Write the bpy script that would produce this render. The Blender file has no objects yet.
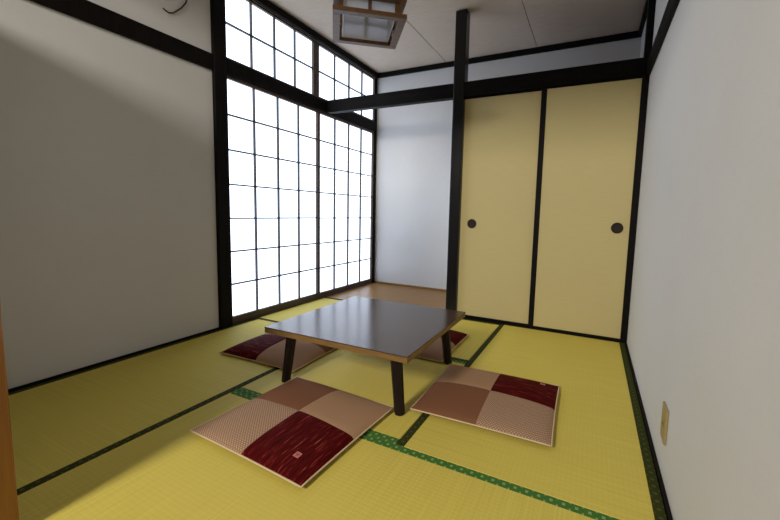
import bpy, bmesh, math, random
from mathutils import Vector, Matrix, noise

random.seed(7)
SC = bpy.context.scene
COL = SC.collection

# ------------------------------------------------------------------ helpers
def link(o, parent=None):
    COL.objects.link(o)
    if parent is not None:
        o.parent = parent
    return o

def mesh_obj(name, bm, mat, parent=None, loc=(0, 0, 0), smooth=False, mats=None):
    me = bpy.data.meshes.new(name)
    bmesh.ops.recalc_face_normals(bm, faces=bm.faces[:])
    if smooth:
        for f in bm.faces:
            f.smooth = True
    bm.to_mesh(me)
    bm.free()
    for m in (mats or [mat]):
        me.materials.append(m)
    o = bpy.data.objects.new(name, me)
    o.location = loc
    return link(o, parent)

def empty(name, loc=(0, 0, 0), rz=0.0):
    o = bpy.data.objects.new(name, None)
    o.empty_display_size = .05
    o.location = loc
    o.rotation_euler = (0, 0, rz)
    return link(o)

def tag(o, label, cat=None, group=None, kind=None):
    o['label'] = label
    if cat:
        o['category'] = cat
    if group:
        o['group'] = group
    if kind:
        o['kind'] = kind
    return o

def struct(o, label, cat):
    return tag(o, label, cat, kind='structure')

def box(bm, x0, x1, y0, y1, z0, z1, bev=0.0, seg=1):
    t = bmesh.new()
    vs = [t.verts.new((x, y, z)) for x in (x0, x1) for y in (y0, y1) for z in (z0, z1)]
    for q in ((0, 1, 3, 2), (4, 6, 7, 5), (0, 4, 5, 1), (2, 3, 7, 6), (0, 2, 6, 4), (1, 5, 7, 3)):
        t.faces.new([vs[i] for i in q])
    if bev:
        bmesh.ops.bevel(t, geom=t.edges[:], offset=bev, segments=seg, affect='EDGES', profile=.5)
    append(bm, t)
    return bm

def append(bm, t, M=None):
    if M is not None:
        bmesh.ops.transform(t, matrix=M, verts=t.verts[:])
    me = bpy.data.meshes.new('tmp')
    t.to_mesh(me)
    t.free()
    bm.from_mesh(me)
    bpy.data.meshes.remove(me)

def BX(*a, **k):
    return box(bmesh.new(), *a, **k)

def tube(bm, pts, r, n=8, closed=False):
    pts = [Vector(p) for p in pts]
    N = len(pts)
    rings = []
    up = Vector((0, 0, 1))
    prev = None
    for i, p in enumerate(pts):
        a = pts[(i - 1) % N] if (closed or i > 0) else p
        b = pts[(i + 1) % N] if (closed or i < N - 1) else p
        d = (b - a).normalized()
        if prev is None:
            s = d.cross(up)
            if s.length < 1e-4:
                s = d.cross(Vector((1, 0, 0)))
            s.normalize()
        else:
            s = (prev - d * prev.dot(d)).normalized()
        prev = s
        w = d.cross(s).normalized()
        rr = r[i] if isinstance(r, (list, tuple)) else r
        rings.append([bm.verts.new(p + (s * math.cos(2 * math.pi * k / n) + w * math.sin(2 * math.pi * k / n)) * rr) for k in range(n)])
    M = N if closed else N - 1
    for i in range(M):
        A, B = rings[i], rings[(i + 1) % N]
        for k in range(n):
            bm.faces.new((A[k], A[(k + 1) % n], B[(k + 1) % n], B[k]))
    if not closed:
        bm.faces.new(rings[0][::-1])
        bm.faces.new(rings[-1])
    return bm

def lathe(bm, prof, axis='y', n=32, c=(0, 0, 0)):
    """profile (radius, height) turned about an axis through c"""
    rings = []
    for r, h in prof:
        ring = []
        for k in range(n):
            a = 2 * math.pi * k / n
            if axis == 'y':
                co = (c[0] + r * math.cos(a), c[1] + h, c[2] + r * math.sin(a))
            else:
                co = (c[0] + r * math.cos(a), c[1] + r * math.sin(a), c[2] + h)
            ring.append(bm.verts.new(co))
        rings.append(ring)
    for A, B in zip(rings, rings[1:]):
        for k in range(n):
            bm.faces.new((A[k], A[(k + 1) % n], B[(k + 1) % n], B[k]))
    bm.faces.new(rings[0])
    bm.faces.new(rings[-1])
    return bm

# ------------------------------------------------------------------ materials
class NT:
    def __init__(self, name, rough=.6, spec=.5):
        self.m = bpy.data.materials.new(name)
        self.m.use_nodes = True
        self.t = self.m.node_tree
        self.b = self.t.nodes['Principled BSDF']
        self.b.inputs['Roughness'].default_value = rough
        self.b.inputs['Specular IOR Level'].default_value = spec
        self.coord = self.n('ShaderNodeTexCoord')
    def n(self, typ, **kw):
        nd = self.t.nodes.new(typ)
        for k, v in kw.items():
            setattr(nd, k, v)
        return nd
    def l(self, a, b):
        self.t.links.new(a, b)
    def mapping(self, scale=(1, 1, 1), rot=(0, 0, 0), src='Object', loc=(0, 0, 0)):
        mp = self.n('ShaderNodeMapping')
        mp.inputs['Scale'].default_value = scale
        mp.inputs['Rotation'].default_value = rot
        mp.inputs['Location'].default_value = loc
        self.l(self.coord.outputs[src], mp.inputs['Vector'])
        return mp.outputs['Vector']
    def noise(self, vec, scale=5, detail=4, rough=.55):
        nd = self.n('ShaderNodeTexNoise')
        nd.inputs['Scale'].default_value = scale
        nd.inputs['Detail'].default_value = detail
        nd.inputs['Roughness'].default_value = rough
        self.l(vec, nd.inputs['Vector'])
        return nd.outputs['Fac']
    def ramp(self, fac, stops):
        r = self.n('ShaderNodeValToRGB')
        e = r.color_ramp.elements
        while len(e) < len(stops):
            e.new(.5)
        for el, (p, c) in zip(e, stops):
            el.position = p
            el.color = (c[0], c[1], c[2], 1)
        self.l(fac, r.inputs['Fac'])
        return r.outputs['Color']
    def math(self, op, a, b=None):
        nd = self.n('ShaderNodeMath', operation=op)
        for i, v in enumerate((a, b)):
            if v is None:
                continue
            if isinstance(v, (int, float)):
                nd.inputs[i].default_value = v
            else:
                self.l(v, nd.inputs[i])
        return nd.outputs[0]
    def mix(self, fac, a, b, blend='MIX'):
        nd = self.n('ShaderNodeMix', data_type='RGBA', blend_type=blend)
        for sock, v in ((nd.inputs['Factor'], fac), (nd.inputs['A'], a), (nd.inputs['B'], b)):
            if isinstance(v, (int, float)):
                sock.default_value = v
            elif isinstance(v, (tuple, list)):
                sock.default_value = (v[0], v[1], v[2], 1)
            else:
                self.l(v, sock)
        return nd.outputs['Result']
    def color(self, c):
        s = self.b.inputs['Base Color']
        if isinstance(c, (tuple, list)):
            s.default_value = (c[0], c[1], c[2], 1)
        else:
            self.l(c, s)
        return self
    def bump(self, h, strength=.2, dist=.002):
        bp = self.n('ShaderNodeBump')
        bp.inputs['Strength'].default_value = strength
        bp.inputs['Distance'].default_value = dist
        self.l(h, bp.inputs['Height'])
        self.l(bp.outputs['Normal'], self.b.inputs['Normal'])
        return self

def wood(name, dark, light, rough=.4, scale=(3, 30, 30), spec=.5, bump=.08):
    t = NT(name, rough, spec)
    f = t.noise(t.mapping(scale), 2.2, 5, .6)
    t.color(t.ramp(f, [(.3, dark), (.7, light)]))
    t.bump(f, bump, .001)
    return t.m

def plaster(name, c, warm):
    t = NT(name, .92, .15)
    v = t.mapping()
    big = t.noise(v, 1.7, 4, .6)
    fine = t.noise(t.mapping((6, 6, 40)), 4, 5, .65)
    base = t.mix(t.ramp(big, [(.35, (0, 0, 0)), (.7, (1, 1, 1))]), c, warm)
    t.color(t.mix(.12, base, t.ramp(fine, [(.3, tuple(x * .72 for x in c)), (.7, c)])))
    t.bump(fine, .10, .003)
    return t.m

M = {}
M['plaster'] = plaster('white_plaster', (.65, .645, .65), (.63, .62, .605))
M['black_wood'] = wood('black_stained_wood', (.0035, .0028, .0026), (.008, .006, .005), .6, (20, 20, 2), .10)
M['black_wood_x'] = wood('black_stained_wood_lengthwise', (.0035, .0028, .0026), (.008, .006, .005), .6, (2, 20, 20), .10)
M['lacquer'] = wood('black_lacquered_wood', (.0055, .0055, .007), (.010, .009, .010), .22, (20, 20, 2), .35)
M['brown_frame'] = wood('brown_shoji_frame', (.045, .026, .017), (.085, .048, .030), .45, (25, 3, 25))
M['lattice'] = wood('dark_shoji_lattice', (.022, .016, .013), (.040, .028, .022), .5, (20, 20, 20))
M['orange_wood'] = wood('orange_varnished_wood', (.26, .095, .018), (.36, .15, .03), .35, (30, 30, 2))
M['alcove_wood'] = wood('amber_floor_board', (.23, .115, .032), (.31, .16, .048), .35, (2, 22, 22), .22)
M['table_edge'] = wood('pale_table_edge_wood', (.17, .092, .026), (.25, .140, .042), .5, (6, 6, 60))
M['leg_wood'] = wood('dark_table_leg_wood', (.010, .006, .0055), (.018, .010, .008), .45, (30, 30, 3), .2)
M['lamp_wood'] = wood('lamp_brown_wood', (.075, .032, .007), (.14, .066, .016), .5, (12, 12, 30))

t = NT('table_top_laminate', .17, .42)
f = t.noise(t.mapping((30, 2.2, 30)), 2.4, 5, .6)
t.color(t.ramp(f, [(.3, (.050, .027, .018)), (.7, (.082, .047, .032))]))
M['table_top'] = t.m

t = NT('ceiling_board', .75, .2)
f = t.noise(t.mapping((6, 70, 6)), 1.6, 5, .6)
t.color(t.ramp(f, [(.3, (.48, .40, .33)), (.7, (.57, .48, .40))]))
M['ceiling'] = t.m

t = NT('fusuma_paper', .75, .25)
v = t.mapping((3, 3, 90))
f = t.noise(v, 3, 5, .6)
t.color(t.ramp(f, [(.3, (.55, .46, .222)), (.7, (.59, .495, .242))]))
t.bump(f, .08, .001)
M['fusuma'] = t.m

def tatami(name, c0, c1):
    t = NT(name, .6, .12)
    # rush stalks run across the mat (local x); warp cords every 15 mm along local x
    sep = t.n('ShaderNodeSeparateXYZ')
    t.l(t.coord.outputs['Object'], sep.inputs[0])
    rush = t.noise(t.mapping((1.5, 260, 1)), 1.0, 3, .6)
    cord = t.math('PINGPONG', t.math('MULTIPLY', sep.outputs['X'], 1 / .016), .5)
    rib = t.math('PINGPONG', t.math('MULTIPLY', sep.outputs['Y'], 1 / .007), .5)
    blotch = t.noise(t.mapping((2.2, 1.2, 1)), 1.6, 4, .6)
    c = t.mix(t.ramp(rush, [(.3, (0, 0, 0)), (.7, (1, 1, 1))]), c0, c1)
    c = t.mix(t.ramp(cord, [(0, (.11, .11, .11)), (.16, (0, 0, 0))]), c, tuple(x * .62 for x in c0))
    c = t.mix(t.math('MULTIPLY', blotch, .22), c, tuple(x * .8 for x in c0))
    t.color(c)
    h = t.math('ADD', t.math('MULTIPLY', cord, .8), rib)
    t.bump(h, .35, .0012)
    return t.m

M['tatami'] = tatami('tatami_rush', (.62, .50, .092), (.74, .61, .135))

def border(name, base, spot, spotmix=1.0):
    t = NT(name, .8, .08)
    # local y runs along the border strip, local x across; a chequer of little squares with a pale dot
    sep = t.n('ShaderNodeSeparateXYZ')
    t.l(t.coord.outputs['UV'], sep.inputs[0])
    u = t.math('FRACT', sep.outputs['Y'])
    d1 = t.math('ABSOLUTE', t.math('SUBTRACT', u, .5))
    d2 = t.math('ABSOLUTE', t.math('SUBTRACT', sep.outputs['X'], .5))
    dot = t.math('MULTIPLY', t.math('LESS_THAN', d1, .13), t.math('LESS_THAN', d2, .17))
    gap = t.math('MULTIPLY', t.math('GREATER_THAN', d1, .42), t.math('GREATER_THAN', d2, .31))
    k = t.math('MULTIPLY', t.math('MAXIMUM', dot, gap), spotmix)
    thread = t.noise(t.mapping((400, 400, 1)), 1, 2)
    c = t.mix(k, t.mix(thread, tuple(x * .75 for x in base), tuple(x * 1.25 for x in base)), spot)
    t.color(c)
    return t.m

M['border_green'] = border('bright_green_border_cloth', (.062, .165, .034), (.24, .36, .12))
M['border_shaded'] = border('shaded_green_border_cloth', (.038, .042, .010), (.095, .115, .035), .7)  # same cloth as the green; shade and viewing angle put into a darker colour

def plain_fabric(name, c0, c1, dots=None):
    t = NT(name, .9, .06)
    f = t.noise(t.mapping((500, 500, 500)), 1, 2)
    c = t.mix(f, c0, c1)
    if dots:
        sep = t.n('ShaderNodeSeparateXYZ')
        t.l(t.mapping((1, 1, 1), (0, 0, math.radians(45))), sep.inputs[0])
        a = t.math('PINGPONG', t.math('MULTIPLY', sep.outputs['X'], 1 / .0088), .5)
        b = t.math('PINGPONG', t.math('MULTIPLY', sep.outputs['Y'], 1 / .0088), .5)
        k = t.math('MULTIPLY', t.math('GREATER_THAN', a, .22), t.math('GREATER_THAN', b, .22))
        c = t.mix(k, c, dots)
    t.color(c)
    t.bump(f, .15, .0006)
    return t.m

M['cloth_brown'] = plain_fabric('brown_cotton', (.185, .080, .042), (.235, .105, .056))
M['cloth_tan'] = plain_fabric('tan_cotton', (.37, .215, .125), (.43, .26, .155))
M['cloth_dots'] = plain_fabric('dotted_beige_cotton', (.27, .150, .095), (.33, .19, .12), (.50, .35, .23))
M['cloth_back'] = plain_fabric('brown_backing_cotton', (.10, .045, .028), (.13, .06, .038))
M['cloth_cord'] = plain_fabric('cream_piping', (.62, .46, .28), (.72, .56, .36))
t = NT('dark_red_streaked_crepe', .75, .04)
f = t.noise(t.mapping((120, 13, 30)), 1.0, 4, .6)
t.color(t.ramp(f, [(.35, (.050, .002, .002)), (.56, (.085, .005, .005)), (.66, (.22, .028, .020)), (.76, (.46, .16, .08))]))
t.bump(f, .5, .002)
M['cloth_red'] = t.m
t = NT('pink_emblem_thread', .7)
t.color((.55, .17, .13))
M['emblem'] = t.m
t = NT('dark_emblem_thread', .7)
t.color((.20, .03, .03))
M['emblem_dark'] = t.m

# daylight on the paper: the panes glow
t = NT('lit_shoji_paper', .8, .1)
t.color((.8, .82, .85))
f = t.noise(t.mapping((1, 1, 1)), .9, 2)
t.l(t.ramp(f, [(.3, (.70, .81, 1.0)), (.7, (.74, .84, 1.0))]), t.b.inputs['Emission Color'])
t.b.inputs['Emission Strength'].default_value = 2.3
M['paper'] = t.m

t = NT('white_acrylic', .35, .4)
t.color((.80, .80, .82))
tr = t.n('ShaderNodeBsdfTranslucent')
tr.inputs['Color'].default_value = (.85, .86, .90, 1)
mx = t.n('ShaderNodeMixShader')
mx.inputs[0].default_value = .55
t.l(t.b.outputs[0], mx.inputs[1]); t.l(tr.outputs[0], mx.inputs[2])
t.l(mx.outputs[0], t.t.nodes['Material Output'].inputs['Surface'])
M['acrylic'] = t.m
t = NT('grey_white_tube', .3)
t.color((.55, .55, .58))
M['tube'] = t.m
t = NT('beige_plate', .38, .5)
t.color((.33, .25, .115))
M['plate'] = t.m
t = NT('dark_slot', .6)
t.color((.02, .016, .012))
M['slot'] = t.m
t = NT('bronze_pull', .5, .2)
t.color((.022, .013, .008))
M['pull'] = t.m
t = NT('black_cable', .5)
t.color((.02, .017, .013))
M['cable'] = t.m
t = NT('white_plastic', .4)
t.color((.72, .72, .70))
M['plastic'] = t.m
t = NT('floor_slab', .9)
t.color((.16, .12, .08))
M['slab'] = t.m
t = NT('hall_floor', .5)
t.color((.22, .13, .07))
M['hall_floor'] = t.m
t = NT('closet_board', .8)
t.color((.3, .2, .1))
M['closet'] = t.m

# ------------------------------------------------------------------ the room (metres; x=0 right wall, y=0 sliding doors, z=0 mat tops)
XL, YB, YN, ZC = -2.70, .947, -2.63, 2.52
MT = .035
struct(mesh_obj('floor', BX(XL - .12, .1, -2.71, 0.0, -.16, -MT), M['slab']), 'bare floor slab beneath the straw mats', 'floor')
struct(mesh_obj('alcove_floor', BX(XL - .05, -1.335, .002, YB + .01, -.16, 0.0, bev=.003), M['alcove_wood']),
       'amber polished floor board of the alcove behind the black post', 'floor')
struct(mesh_obj('closet_floor', BX(-1.333, .08, .002, YB + .01, -.16, 0.0), M['closet']), 'floor of the closet behind the sliding doors', 'floor')
struct(mesh_obj('hall_floor', BX(-2.4, .1, -5.8, -2.712, -.16, -.01), M['hall_floor']), 'hall floor outside the room', 'floor')

# walls
struct(mesh_obj('wall_left', BX(XL - .1, XL, YN, -1.222, -.03, ZC + .02), M['plaster']), 'white plaster wall left of the paper windows', 'wall')
struct(mesh_obj('wall_back', BX(XL - .1, .1, YB, YB + .1, -.1, ZC + .1), M['plaster']), 'white plaster wall at the back of the alcove and above the sliding doors', 'wall')
struct(mesh_obj('wall_right', BX(0.0, .1, -3.6, YB - .001, -.1, ZC + .1), M['plaster']), 'long white plaster wall on the right with an outlet plate', 'wall')
bm = bmesh.new()
box(bm, XL - .1, -1.69, YN - .1, YN - .001, .003, 1.75)          # below the open transom
box(bm, XL - .1, -1.69, YN - .1, YN - .001, 2.20, ZC + .1)
box(bm, -1.689, -.001, YN - .1, YN - .001, 2.00, ZC + .1)
struct(mesh_obj('wall_near', bm, M['plaster']), 'plaster wall with the doorway the photo is taken through', 'wall')
struct(mesh_obj('wall_closet', BX(-1.365, -1.335, .085, YB - .002, .001, 1.84), M['plaster']), 'partition between alcove and closet', 'wall')
struct(mesh_obj('closet_ceiling', BX(-1.334, -.001, .09, YB - .002, 1.845, 1.865), M['closet']), 'board closing the top of the closet', 'ceiling')
# wall strip above the transom windows
struct(mesh_obj('wall_window', BX(XL - .1, XL - .002, -1.12, YB - .001, 2.462, ZC + .02), M['plaster']), 'thin wall strip above the high paper windows', 'wall')

# ceiling: boards with open seams
bm = bmesh.new()
seams = [XL - .05, -1.815, -.873, .05]
for a, b in zip(seams, seams[1:]):
    box(bm, a + .0025, b - .0025, -3.6, YB + .05, ZC, ZC + .012, bev=.0015)
box(bm, XL - .1, .1, -3.6, YB + .05, ZC + .013, ZC + .03)
struct(mesh_obj('ceiling', bm, M['ceiling']), 'beige wooden board ceiling with two seams', 'ceiling')

# black timber
TR = [0]
def trim(label, bm, mat='black_wood', cat='trim'):
    TR[0] += 1
    return struct(mesh_obj('trim_%d' % TR[0], bm, M[mat]), label, cat)

zt0, zt1 = 2.468, ZC - .001
trim('black ceiling moulding along the back wall', BX(XL, 0, YB - .03, YB - .001, zt0, zt1, bev=.003), 'black_wood_x', 'moulding')
trim('black ceiling moulding along the right wall', BX(-.03, -.001, YN + .001, YB - .031, zt0, zt1, bev=.003), 'black_wood', 'moulding')
trim('black ceiling moulding above the paper windows', BX(XL - .001, XL + .03, -1.119, YB - .031, zt0 - .006, zt1, bev=.003), 'black_wood', 'moulding')
trim('black ceiling moulding along the left wall', BX(XL + .001, XL + .03, YN + .001, -1.223, zt0, zt1, bev=.003), 'black_wood', 'moulding')
trim('black wall rail across the left plaster wall', BX(XL + .001, XL + .022, YN + .001, -1.221, 1.83, 1.936, bev=.003), 'black_wood', 'rail')
trim('black wall rail along the right plaster wall', BX(-.022, -.001, YN + .001, -.013, 1.826, 1.930, bev=.003), 'black_wood', 'rail')
trim('thick black corner post left of the paper windows', BX(XL - .08, XL + .024, -1.2205, -1.1195, -.03, ZC - .001, bev=.004), 'black_wood', 'post')
trim('dark corner post where paper windows meet the alcove wall', BX(XL - .06, XL + .006, .902, YB - .002, .001, 2.46, bev=.003), 'black_wood', 'post')
trim('black lintel between the tall and the high paper windows', BX(XL - .05, XL + .018, -1.119, .901, 1.848, 1.950, bev=.003), 'black_wood', 'lintel')
trim('brown sill under the tall paper windows', BX(XL - .06, XL + .004, -1.119, .901, -.03, .008, bev=.002), 'brown_frame', 'sill')
trim('black glossy post between alcove and sliding doors', BX(-1.380, -1.285, -.014, .084, .001, ZC - .001, bev=.009, seg=3), 'lacquer', 'post')
trim('black beam crossing from the paper windows to the alcove post', BX(XL + .019, -1.3805, -.010, .055, 1.842, 1.957, bev=.003), 'black_wood_x', 'beam')
trim('black beam above the yellow sliding doors', BX(-1.2845, -.0425, -.010, .055, 1.842, 1.957, bev=.003), 'black_wood_x', 'beam')
trim('narrow black post where the sliding doors meet the right wall', BX(-.042, -.001, -.012, .05, .001, ZC - .001, bev=.003), 'black_wood', 'post')
trim('orange wooden door jamb at the near left edge', BX(-1.688, -1.612, YN - .13, YN + .004, .003, 1.99, bev=.004), 'orange_wood', 'door jamb')
def base(name, label, bm, mat='black_wood'):
    return struct(mesh_obj(name, bm, M[mat]), label, 'baseboard')
base('baseboard_left', 'dark floor strip along the left plaster wall', BX(XL + .001, XL + .012, YN + .001, -1.222, -.03, .014, bev=.002))
base('baseboard_right', 'dark floor strip along the right plaster wall', BX(-.012, -.001, YN + .001, -.014, -.03, .010, bev=.002))
base('baseboard_back', 'thin brown strip at the foot of the alcove wall', BX(XL + .008, -1.367, YB - .012, YB - .001, .001, .020, bev=.002), 'alcove_wood')

# ------------------------------------------------------------------ paper windows
def paper_window(n, y0, y1, z0, z1, cols, rows, stile, rails, label, off=0.0, bar=.0045):
    """frame from y0..y1, z0..z1; stile = (left, right) widths, rails = (bottom, top)"""
    w = empty('window_%d' % n, (XL, (y0 + y1) / 2, z0))
    struct(w, label, 'window')
    yc = (y0 + y1) / 2
    bar = .0052
    xf0, xf1 = -.030 - off, -.002 - off
    a, b, H = y0 - yc, y1 - yc, z1 - z0
    g0, g1, h0, h1 = a + stile[0], b - stile[1], rails[0], H - rails[1]
    bm = bmesh.new()
    box(bm, xf0, xf1, a, g0, 0, H, bev=.002)
    box(bm, xf0, xf1, g1, b, 0, H, bev=.002)
    box(bm, xf0, xf1, g0, g1, 0, h0, bev=.002)
    box(bm, xf0, xf1, g0, g1, h1, H, bev=.002)
    mesh_obj('frame', bm, M['brown_frame'], w)
    bm = bmesh.new()
    for i in range(1, cols):
        y = g0 + (g1 - g0) * i / cols
        box(bm, xf0 + .006, xf1 - .003, y - bar, y + bar, h0, h1)
    for j in range(1, rows):
        z = h0 + (h1 - h0) * j / rows
        box(bm, xf0 + .006, xf1 - .004, g0, g1, z - bar, z + bar)
    mesh_obj('lattice', bm, M['lattice'], w)
    mesh_obj('paper_pane', BX(xf0 + .001, xf0 + .005, g0 - .004, g1 + .004, h0 - .004, h1 + .004), M['paper'], w)
    return w

paper_window(1, -1.118, -.098, .009, 1.846, 4, 7, (.014, .028), (.050, .026), 'tall white paper window with dark lattice, left one beside the thick post')
paper_window(2, -.097, .900, .009, 1.846, 4, 7, (.012, .024), (.048, .028), 'tall white paper window with dark lattice, right one beside the alcove', off=0.0)
paper_window(3, -1.118, -.150, 1.952, 2.460, 4, 2, (.012, .030), (.014, .018), 'high two-row paper window above the left tall window')
paper_window(4, -.149, .900, 1.952, 2.460, 4, 2, (.050, .014), (.020, .018), 'high two-row paper window above the right tall window')

# ------------------------------------------------------------------ sliding doors (fusuma)
def fusuma(n, x0, x1, y, label, pull_x, pull_z, stl, str_):
    d = empty('door_%d' % n, ((x0 + x1) / 2, y, .004))
    struct(d, label, 'sliding door')
    c = (x0 + x1) / 2
    a, b, H = x0 - c, x1 - c, 1.834
    bm = bmesh.new()
    if stl:
        box(bm, a, a + stl, -.002, .022, 0, H, bev=.002)
    if str_:
        box(bm, b - str_, b, -.002, .022, 0, H, bev=.002)
    box(bm, a + stl, b - str_, -.002, .022, 0, .022, bev=.002)
    box(bm, a + stl, b - str_, -.002, .022, H - .012, H, bev=.002)
    mesh_obj('door_frame', bm, M['black_wood'], d)
    mesh_obj('paper_panel', BX(a + stl, b - str_, .001, .020, .022, H - .012), M['fusuma'], d)
    bm = bmesh.new()
    lathe(bm, [(.0385, .001), (.0385, -.0035), (.036, -.0045), (.033, -.003), (.031, .000), (.018, .0005), (.004, .0005)], 'y', 36, (pull_x - c, 0, pull_z))
    mesh_obj('door_pull', bm, M['pull'], d, smooth=False)
    return d

trim('black sill under the yellow sliding doors', BX(-1.284, -.043, -.010, .05, -.03, .0035, bev=.001), 'black_wood_x', 'sill')
fusuma(1, -1.2835, -.640, .022, 'left yellow papered sliding door beside the black post', -1.184, .806, .0, .012)
fusuma(2, -.682, -.0425, -.003, 'right yellow papered sliding door beside the white wall', -.118, .814, .040, .0)

# ------------------------------------------------------------------ straw mats
BW = .034
def mat(x0, x1, y0, y1, along, borders, label, cloth):
    """along: 'x' or 'y', the direction the bordered edges run; borders: which edges carry cloth"""
    cx, cy = (x0 + x1) / 2, (y0 + y1) / 2
    rz = 0 if along == 'y' else math.pi / 2
    W = (x1 - x0) if along == 'y' else (y1 - y0)
    L = (y1 - y0) if along == 'y' else (x1 - x0)
    r = empty('tatami_mat', (cx, cy, -MT), rz)
    tag(r, label, 'straw mat', 'straw mats on the floor')
    g = .0012
    mesh_obj('woven_surface', BX(-W / 2 + BW, W / 2 - BW, -L / 2 + g, L / 2 - g, 0, MT, bev=.0015), M['tatami'], r)
    for s in (-1, 1):
        a, b = (-W / 2 + g, -W / 2 + BW) if s < 0 else (W / 2 - BW, W / 2 - g)
        bm = BX(a, b, -L / 2 + g, L / 2 - g, 0, MT + .0008, bev=.0012)
        uv = bm.loops.layers.uv.new('UVMap')
        for f in bm.faces:
            for lp in f.loops:
                co = lp.vert.co
                lp[uv].uv = ((co.x - a) / (b - a), co.y / .037 + 50)
        mesh_obj('cloth_border', bm, M[cloth], r)
    return r

mat(XL + .013, -1.8, -2.70, -.9, 'y', 2, 'long straw mat along the left plaster wall with green borders coloured in their shaded olive tone', 'border_shaded')
mat(XL + .013, -.9, -.9, -.0105, 'x', 2, 'long straw mat lying crosswise before the alcove, under the far edge of the table', 'border_shaded')
mat(-.9, -.013, -1.8, -.0105, 'y', 2, 'long straw mat along the right wall running up to the sliding doors', 'border_shaded')
mat(-1.8, -.9, -1.8, -.9, 'x', 2, 'half-size square straw mat directly under the low table', 'border_green')
mat(-1.8, -.013, -2.70, -1.8, 'x', 2, 'long straw mat nearest the viewer with a bright green dotted border', 'border_green')

# ------------------------------------------------------------------ low table
TX, TY, TZ, TS = -1.325, -1.281, .300, .802
tb = empty('low_table', (TX, TY, .0012), math.radians(0.6))
tag(tb, 'square low dark brown table with pale wooden edge and splayed black legs', 'table')
h = TS / 2
mesh_obj('table_top', BX(-h, h, -h, h, TZ - .005, TZ, bev=.001), M['table_top'], tb)
mesh_obj('table_edge', BX(-h + .0005, h - .0005, -h + .0005, h - .0005, TZ - .030, TZ - .0052, bev=.001), M['table_edge'], tb)
def leg(bx, by, tx, ty):
    bm = bmesh.new()
    ztop = TZ - .0312
    n = 8
    prof = [(0, .0205), (.006, .022), (ztop, .026)]
    rings = []
    for z, r in prof:
        k = z / ztop
        c = Vector((bx + (tx - bx) * k, by + (ty - by) * k, z))
        rings.append([bm.verts.new(c + Vector((r * 1.08 * math.cos(2 * math.pi * (i + .5) / n), r * 1.08 * math.sin(2 * math.pi * (i + .5) / n), 0))) for i in range(n)])
    for A, B in zip(rings, rings[1:]):
        for i in range(n):
            bm.faces.new((A[i], A[(i + 1) % n], B[(i + 1) % n], B[i]))
    bm.faces.new(rings[0]); bm.faces.new(rings[-1])
    return bm
for sx in (-1, 1):
    for sy in (-1, 1):
        lg = mesh_obj('leg', leg(sx * .334, sy * (.326 if sy < 0 else .306), sx * .302, sy * (.312 if sy < 0 else .300)), M['leg_wood'], tb)
        bm = bmesh.new()
        box(bm, sx * .302 - .032, sx * .302 + .032, sy * .310 - .032, sy * .310 + .032, TZ - .037, TZ - .0308, bev=.002)
        mesh_obj('leg_bracket', bm, M['leg_wood'], lg)

# ------------------------------------------------------------------ floor cushions
EDGE = [.01]
def cushion_z(u, v, H, side):
    """u, v in -1..1"""
    e = EDGE[0]
    p = max(0.0, (1 - abs(u) ** 2.6)) ** .52 * max(0.0, (1 - abs(v) ** 2.6)) ** .52
    return e + H * p if side > 0 else e - (e - .0012) * min(1, p * 3.2) ** .6

def cushion_xy(u, v, S, sag):
    # the sides draw in a little between the corners
    x = u * S[0] * (1 - sag * (1 - v * v) * abs(u) ** 3)
    y = v * S[1] * (1 - sag * (1 - u * u) * abs(v) ** 3)
    return x, y

def cushion_point(u, v, S, H, sag, seed, dz=0.0):
    x, y = cushion_xy(u, v, S, sag)
    z = cushion_z(u, v, H, 1)
    w = noise.noise(Vector((u * 1.7 + seed, v * 1.7, seed * .3))) * .0035 * min(1, 3 * (1 - max(abs(u), abs(v))))
    seam = .0022 * (math.exp(-(u / .035) ** 2) + math.exp(-(v / .035) ** 2)) * min(1, 5 * (1 - max(abs(u), abs(v))))
    return Vector((x, y, z + w - seam + dz))

# quadrants in the cushion's own frame: red (+x,-y), dotted (-x,-y), brown (-x,+y), tan (+x,+y)
QUADS = [('cloth_red', 1, -1, 'dark red streaked patch'), ('cloth_dots', -1, -1, 'beige dotted patch'),
         ('cloth_brown', -1, 1, 'plain brown patch'), ('cloth_tan', 1, 1, 'plain tan patch')]

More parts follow.
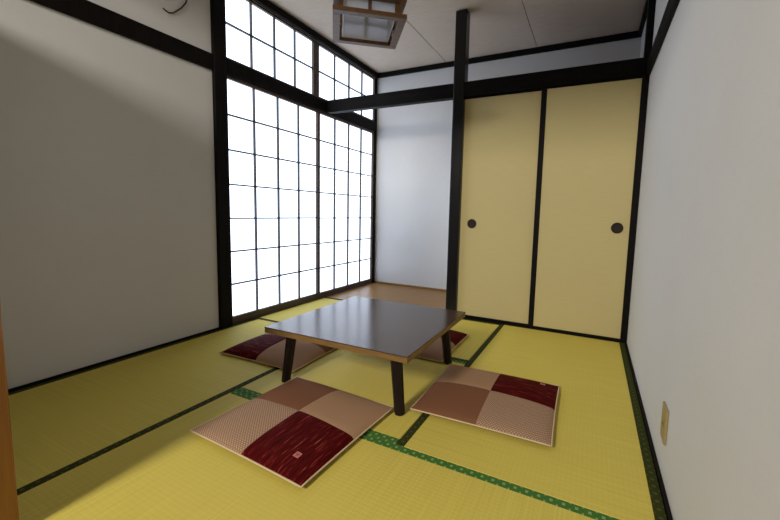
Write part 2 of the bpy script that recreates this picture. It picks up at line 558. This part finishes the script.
def cushion(x, y, rz, S, H, label, sag=.02, seed=0.0, edge=.01, emb=None):
    EDGE[0] = edge
    r = empty('floor_cushion', (x, y, .0008), rz)
    tag(r, label, 'floor cushion', 'patchwork cushions around the low table')
    N = 22
    for mname, qx, qy, lab in QUADS:
        bm = bmesh.new()
        V = [[bm.verts.new(cushion_point(qx * (i / N), qy * (j / N), S, H, sag, seed)) for j in range(N + 1)] for i in range(N + 1)]
        for i in range(N):
            for j in range(N):
                q = (V[i][j], V[i + 1][j], V[i + 1][j + 1], V[i][j + 1])
                bm.faces.new(q if qx * qy > 0 else q[::-1])
        me = bpy.data.meshes.new('patch')
        for f in bm.faces:
            f.smooth = True
        bm.to_mesh(me); bm.free()
        me.materials.append(M[mname])
        o = link(bpy.data.objects.new('patch', me), r)
        o['label'] = lab
    # underside
    bm = bmesh.new()
    K = 24
    V = [[None] * (K + 1) for _ in range(K + 1)]
    for i in range(K + 1):
        for j in range(K + 1):
            u, v = -1 + 2 * i / K, -1 + 2 * j / K
            px, py = cushion_xy(u, v, S, sag)
            V[i][j] = bm.verts.new((px, py, cushion_z(u, v, H, -1)))
    for i in range(K):
        for j in range(K):
            bm.faces.new((V[i][j], V[i][j + 1], V[i + 1][j + 1], V[i + 1][j]))
    me = bpy.data.meshes.new('underside')
    for f in bm.faces:
        f.smooth = True
    bm.to_mesh(me); bm.free()
    me.materials.append(M['cloth_back'])
    link(bpy.data.objects.new('underside', me), r)
    # piping round the rim
    path = []
    for k in range(20): path.append((-1 + k / 10, -1))
    for k in range(20): path.append((1, -1 + k / 10))
    for k in range(20): path.append((1 - k / 10, 1))
    for k in range(20): path.append((-1, 1 - k / 10))
    bm = bmesh.new()
    tube(bm, [cushion_xy(u, v, S, sag) + (edge,) for u, v in path], .0031, 8, True)
    mesh_obj('piping', bm, M['cloth_cord'], r, smooth=True)
    if emb is None:
        return r
    # woven emblem near the outer corner of the red patch: a small square tag with a curled mark
    eu, ev = emb
    c = cushion_point(eu, ev, S, H, sag, seed)
    du = (cushion_point(eu + .02, ev, S, H, sag, seed) - c).normalized()
    dv = (cushion_point(eu, ev + .02, S, H, sag, seed) - c).normalized()
    nn = du.cross(dv).normalized()
    F = Matrix((du, dv, nn)).transposed().to_4x4()
    F.translation = c + nn * .0012
    t_ = bmesh.new()
    box(t_, -.012, .012, -.012, .012, -.0006, .0008, bev=.0005)
    bm = bmesh.new(); append(bm, t_, F)
    em = mesh_obj('emblem', bm, M['emblem'], r)
    em['label'] = 'small pink square emblem'
    bm = bmesh.new()
    for k in range(3):
        a0 = k * 2.1
        t_ = bmesh.new()
        tube(t_, [(.0035 * math.cos(a0) + .0042 * math.cos(a0 + s * .55), .0035 * math.sin(a0) + .0042 * math.sin(a0 + s * .55), .0012) for s in range(9)], .0009, 5)
        append(bm, t_, F)
    mesh_obj('emblem_mark', bm, M['emblem_dark'], em)
    return r

P2 = math.pi / 2
cushion(-1.331, -1.865, math.radians(-2.6), (.296, .282), .036, 'patchwork floor cushion nearest the viewer, its dark red patch towards the front right', .012, .3, .016, emb=(.66, -.70))
cushion(-.661, -1.289, P2 + math.radians(1.6), (.276, .296), .033, 'patchwork floor cushion right of the low table, its dark red patch at the far right', .012, 1.9, .019, emb=(.82, -.74))
cushion(-1.985, -1.240, -P2 + math.radians(1.5), (.290, .290), .058, 'puffy patchwork cushion left of the table by the paper windows, dark red patch outward', .02, 3.1)
cushion(-1.318, -.715, P2 + math.radians(1.0), (.285, .285), .056, 'patchwork cushion mostly hidden behind the far side of the low table', .02, 4.7)

# ------------------------------------------------------------------ hanging lamp
LX, LY, LZ = -1.364, -1.328, 1.800
lp = empty('ceiling_lamp', (LX, LY, LZ), math.radians(38.0))
tag(lp, 'square tiered wooden lamp with white panels hanging unlit from the ceiling', 'hanging lamp')
hs = .172
def ring(name, z, hs, wid, th):
    bm = bmesh.new()
    box(bm, -hs, hs, -hs, -hs + wid, z, z + th, bev=.0015)
    box(bm, -hs, hs, hs - wid, hs, z, z + th, bev=.0015)
    box(bm, -hs, -hs + wid, -hs + wid, hs - wid, z, z + th, bev=.0015)
    box(bm, hs - wid, hs, -hs + wid, hs - wid, z, z + th, bev=.0015)
    return mesh_obj(name, bm, M['lamp_wood'], lp)
for k in range(3):
    ring('wooden_tier', k * .078, hs - .002 * k, .036, .020)
hp = hs - .038
for sx in (-1, 1):
    for sy in (-1, 1):
        for z0 in (.0203, .0983):
            mesh_obj('upright', BX(sx * hp - .010, sx * hp + .010, sy * hp - .010, sy * hp + .010, z0, z0 + .0574), M['lamp_wood'], lp)
for s in (-1, 1):
    for z0 in (.0203, .0983):
        mesh_obj('upright', BX(-.008, .008, s * hp - .008, s * hp + .008, z0, z0 + .0574), M['lamp_wood'], lp)
        mesh_obj('upright', BX(s * hp - .008, s * hp + .008, -.008, .008, z0, z0 + .0574), M['lamp_wood'], lp)
for s in (-1, 1):
    hq = hp - .013
    mesh_obj('side_panel', BX(-hq, hq, s * hq - .0015, s * hq + .0015, .012, .172), M['acrylic'], lp)
    mesh_obj('side_panel', BX(s * hq - .0015, s * hq + .0015, -hq + .002, hq - .002, .012, .172), M['acrylic'], lp)
mesh_obj('reflector', BX(-hp, hp, -hp, hp, .1735, .1765), M['acrylic'], lp)
bm = bmesh.new()
tube(bm, [(.082 * math.cos(2 * math.pi * k / 32), .082 * math.sin(2 * math.pi * k / 32), .150) for k in range(32)], .012, 8, True)
for a in (0.6, 2.7, 4.8):
    tube(bm, [(.082 * math.cos(a), .082 * math.sin(a), .150), (.082 * math.cos(a), .082 * math.sin(a), .174)], .003, 6)
mesh_obj('ring_tube', bm, M['tube'], lp, smooth=True)
bm = bmesh.new()
tube(bm, [(.0, .0, .1765), (.0, .0, ZC - LZ - .028)], .0035, 8)
mesh_obj('cord', bm, M['plastic'], lp)
bm = bmesh.new()
lathe(bm, [(.008, -.032), (.040, -.026), (.048, -.006), (.048, -.0005)], 'z', 28, (0, 0, ZC - LZ))
mesh_obj('ceiling_rose', bm, M['plastic'], lp)

# ------------------------------------------------------------------ wall outlet
ol = empty('wall_outlet', (0, -1.508, .128))
tag(ol, 'beige outlet plate low on the right white wall', 'outlet')
mesh_obj('cover_plate', BX(-.0075, -.0005, -.040, .040, 0, .122, bev=.002, seg=2), M['plate'], ol)
bm = bmesh.new()
box(bm, -.0090, -.0076, -.013, .013, .044, .078, bev=.001)
so = mesh_obj('socket', bm, M['plate'], ol)
bm = bmesh.new()
box(bm, -.0095, -.0085, -.008, -.0055, .052, .066)
box(bm, -.0095, -.0085, .0055, .008, .052, .066)
mesh_obj('slot', bm, M['slot'], so)

# ------------------------------------------------------------------ cable on the left wall
cb = bmesh.new()
pts = []
P = [(-1.540, 2.085), (-1.527, 2.078), (-1.505, 2.074), (-1.480, 2.085), (-1.455, 2.108), (-1.425, 2.140), (-1.395, 2.185), (-1.37, 2.26), (-1.36, 2.36), (-1.36, 2.46)]
for (y, z) in P:
    pts.append((XL + .006, y, z))
tube(cb, pts, .0042, 8)
c = mesh_obj('wall_cable', cb, M['cable'], smooth=True)
tag(c, 'dark curved cable hanging high on the left plaster wall', 'cable')

# ------------------------------------------------------------------ light
def area(name, loc, target, sx, sy, power, col):
    l = bpy.data.lights.new(name, 'AREA')
    l.shape = 'RECTANGLE'
    l.size, l.size_y = sx, sy
    l.energy = power
    l.color = col
    o = bpy.data.objects.new(name, l)
    o.location = loc
    d = Vector(target) - Vector(loc)
    o.rotation_euler = d.to_track_quat('-Z', 'Y').to_euler()
    link(o)
    return o
area('hall_lamp', (-1.55, -5.4, 2.40), (-.9, -1.0, .5), .55, .55, 118, (1.0, .945, .84))

w = bpy.data.worlds.new('hall_daylight')
SC.world = w
w.use_nodes = True
bg = w.node_tree.nodes['Background']
bg.inputs['Color'].default_value = (1.0, .93, .82, 1)
bg.inputs['Strength'].default_value = .02

# ------------------------------------------------------------------ camera
cam = bpy.data.cameras.new('camera')
cam.sensor_fit = 'HORIZONTAL'
cam.sensor_width = 36
cam.lens = 370.642 / 780 * 36
cam.shift_x = -20.40 / 780
cam.shift_y = -10.67 / 780
cam.clip_start = .02
co = bpy.data.objects.new('camera', cam)
rt = Vector((0.89672423, 0.44187675, 0.02511174))
up = Vector((-0.06675254, 0.07893929, 0.99464199))
fw = Vector((-0.43752687, 0.89359584, -0.10028317))
R3 = Matrix((rt, up, -fw)).transposed().to_4x4()
R3.translation = Vector((-.2717, -2.9984, .8947))
co.matrix_world = R3
link(co)
SC.camera = co

vs = SC.view_settings
vs.view_transform = 'Standard'
vs.look = 'None'
vs.exposure = 0.15
vs.gamma = 1.0
vs.use_curve_mapping = False
SC.cycles.use_denoising = True
SC.cycles.max_bounces = 10
SC.cycles.diffuse_bounces = 6
SC.cycles.glossy_bounces = 4
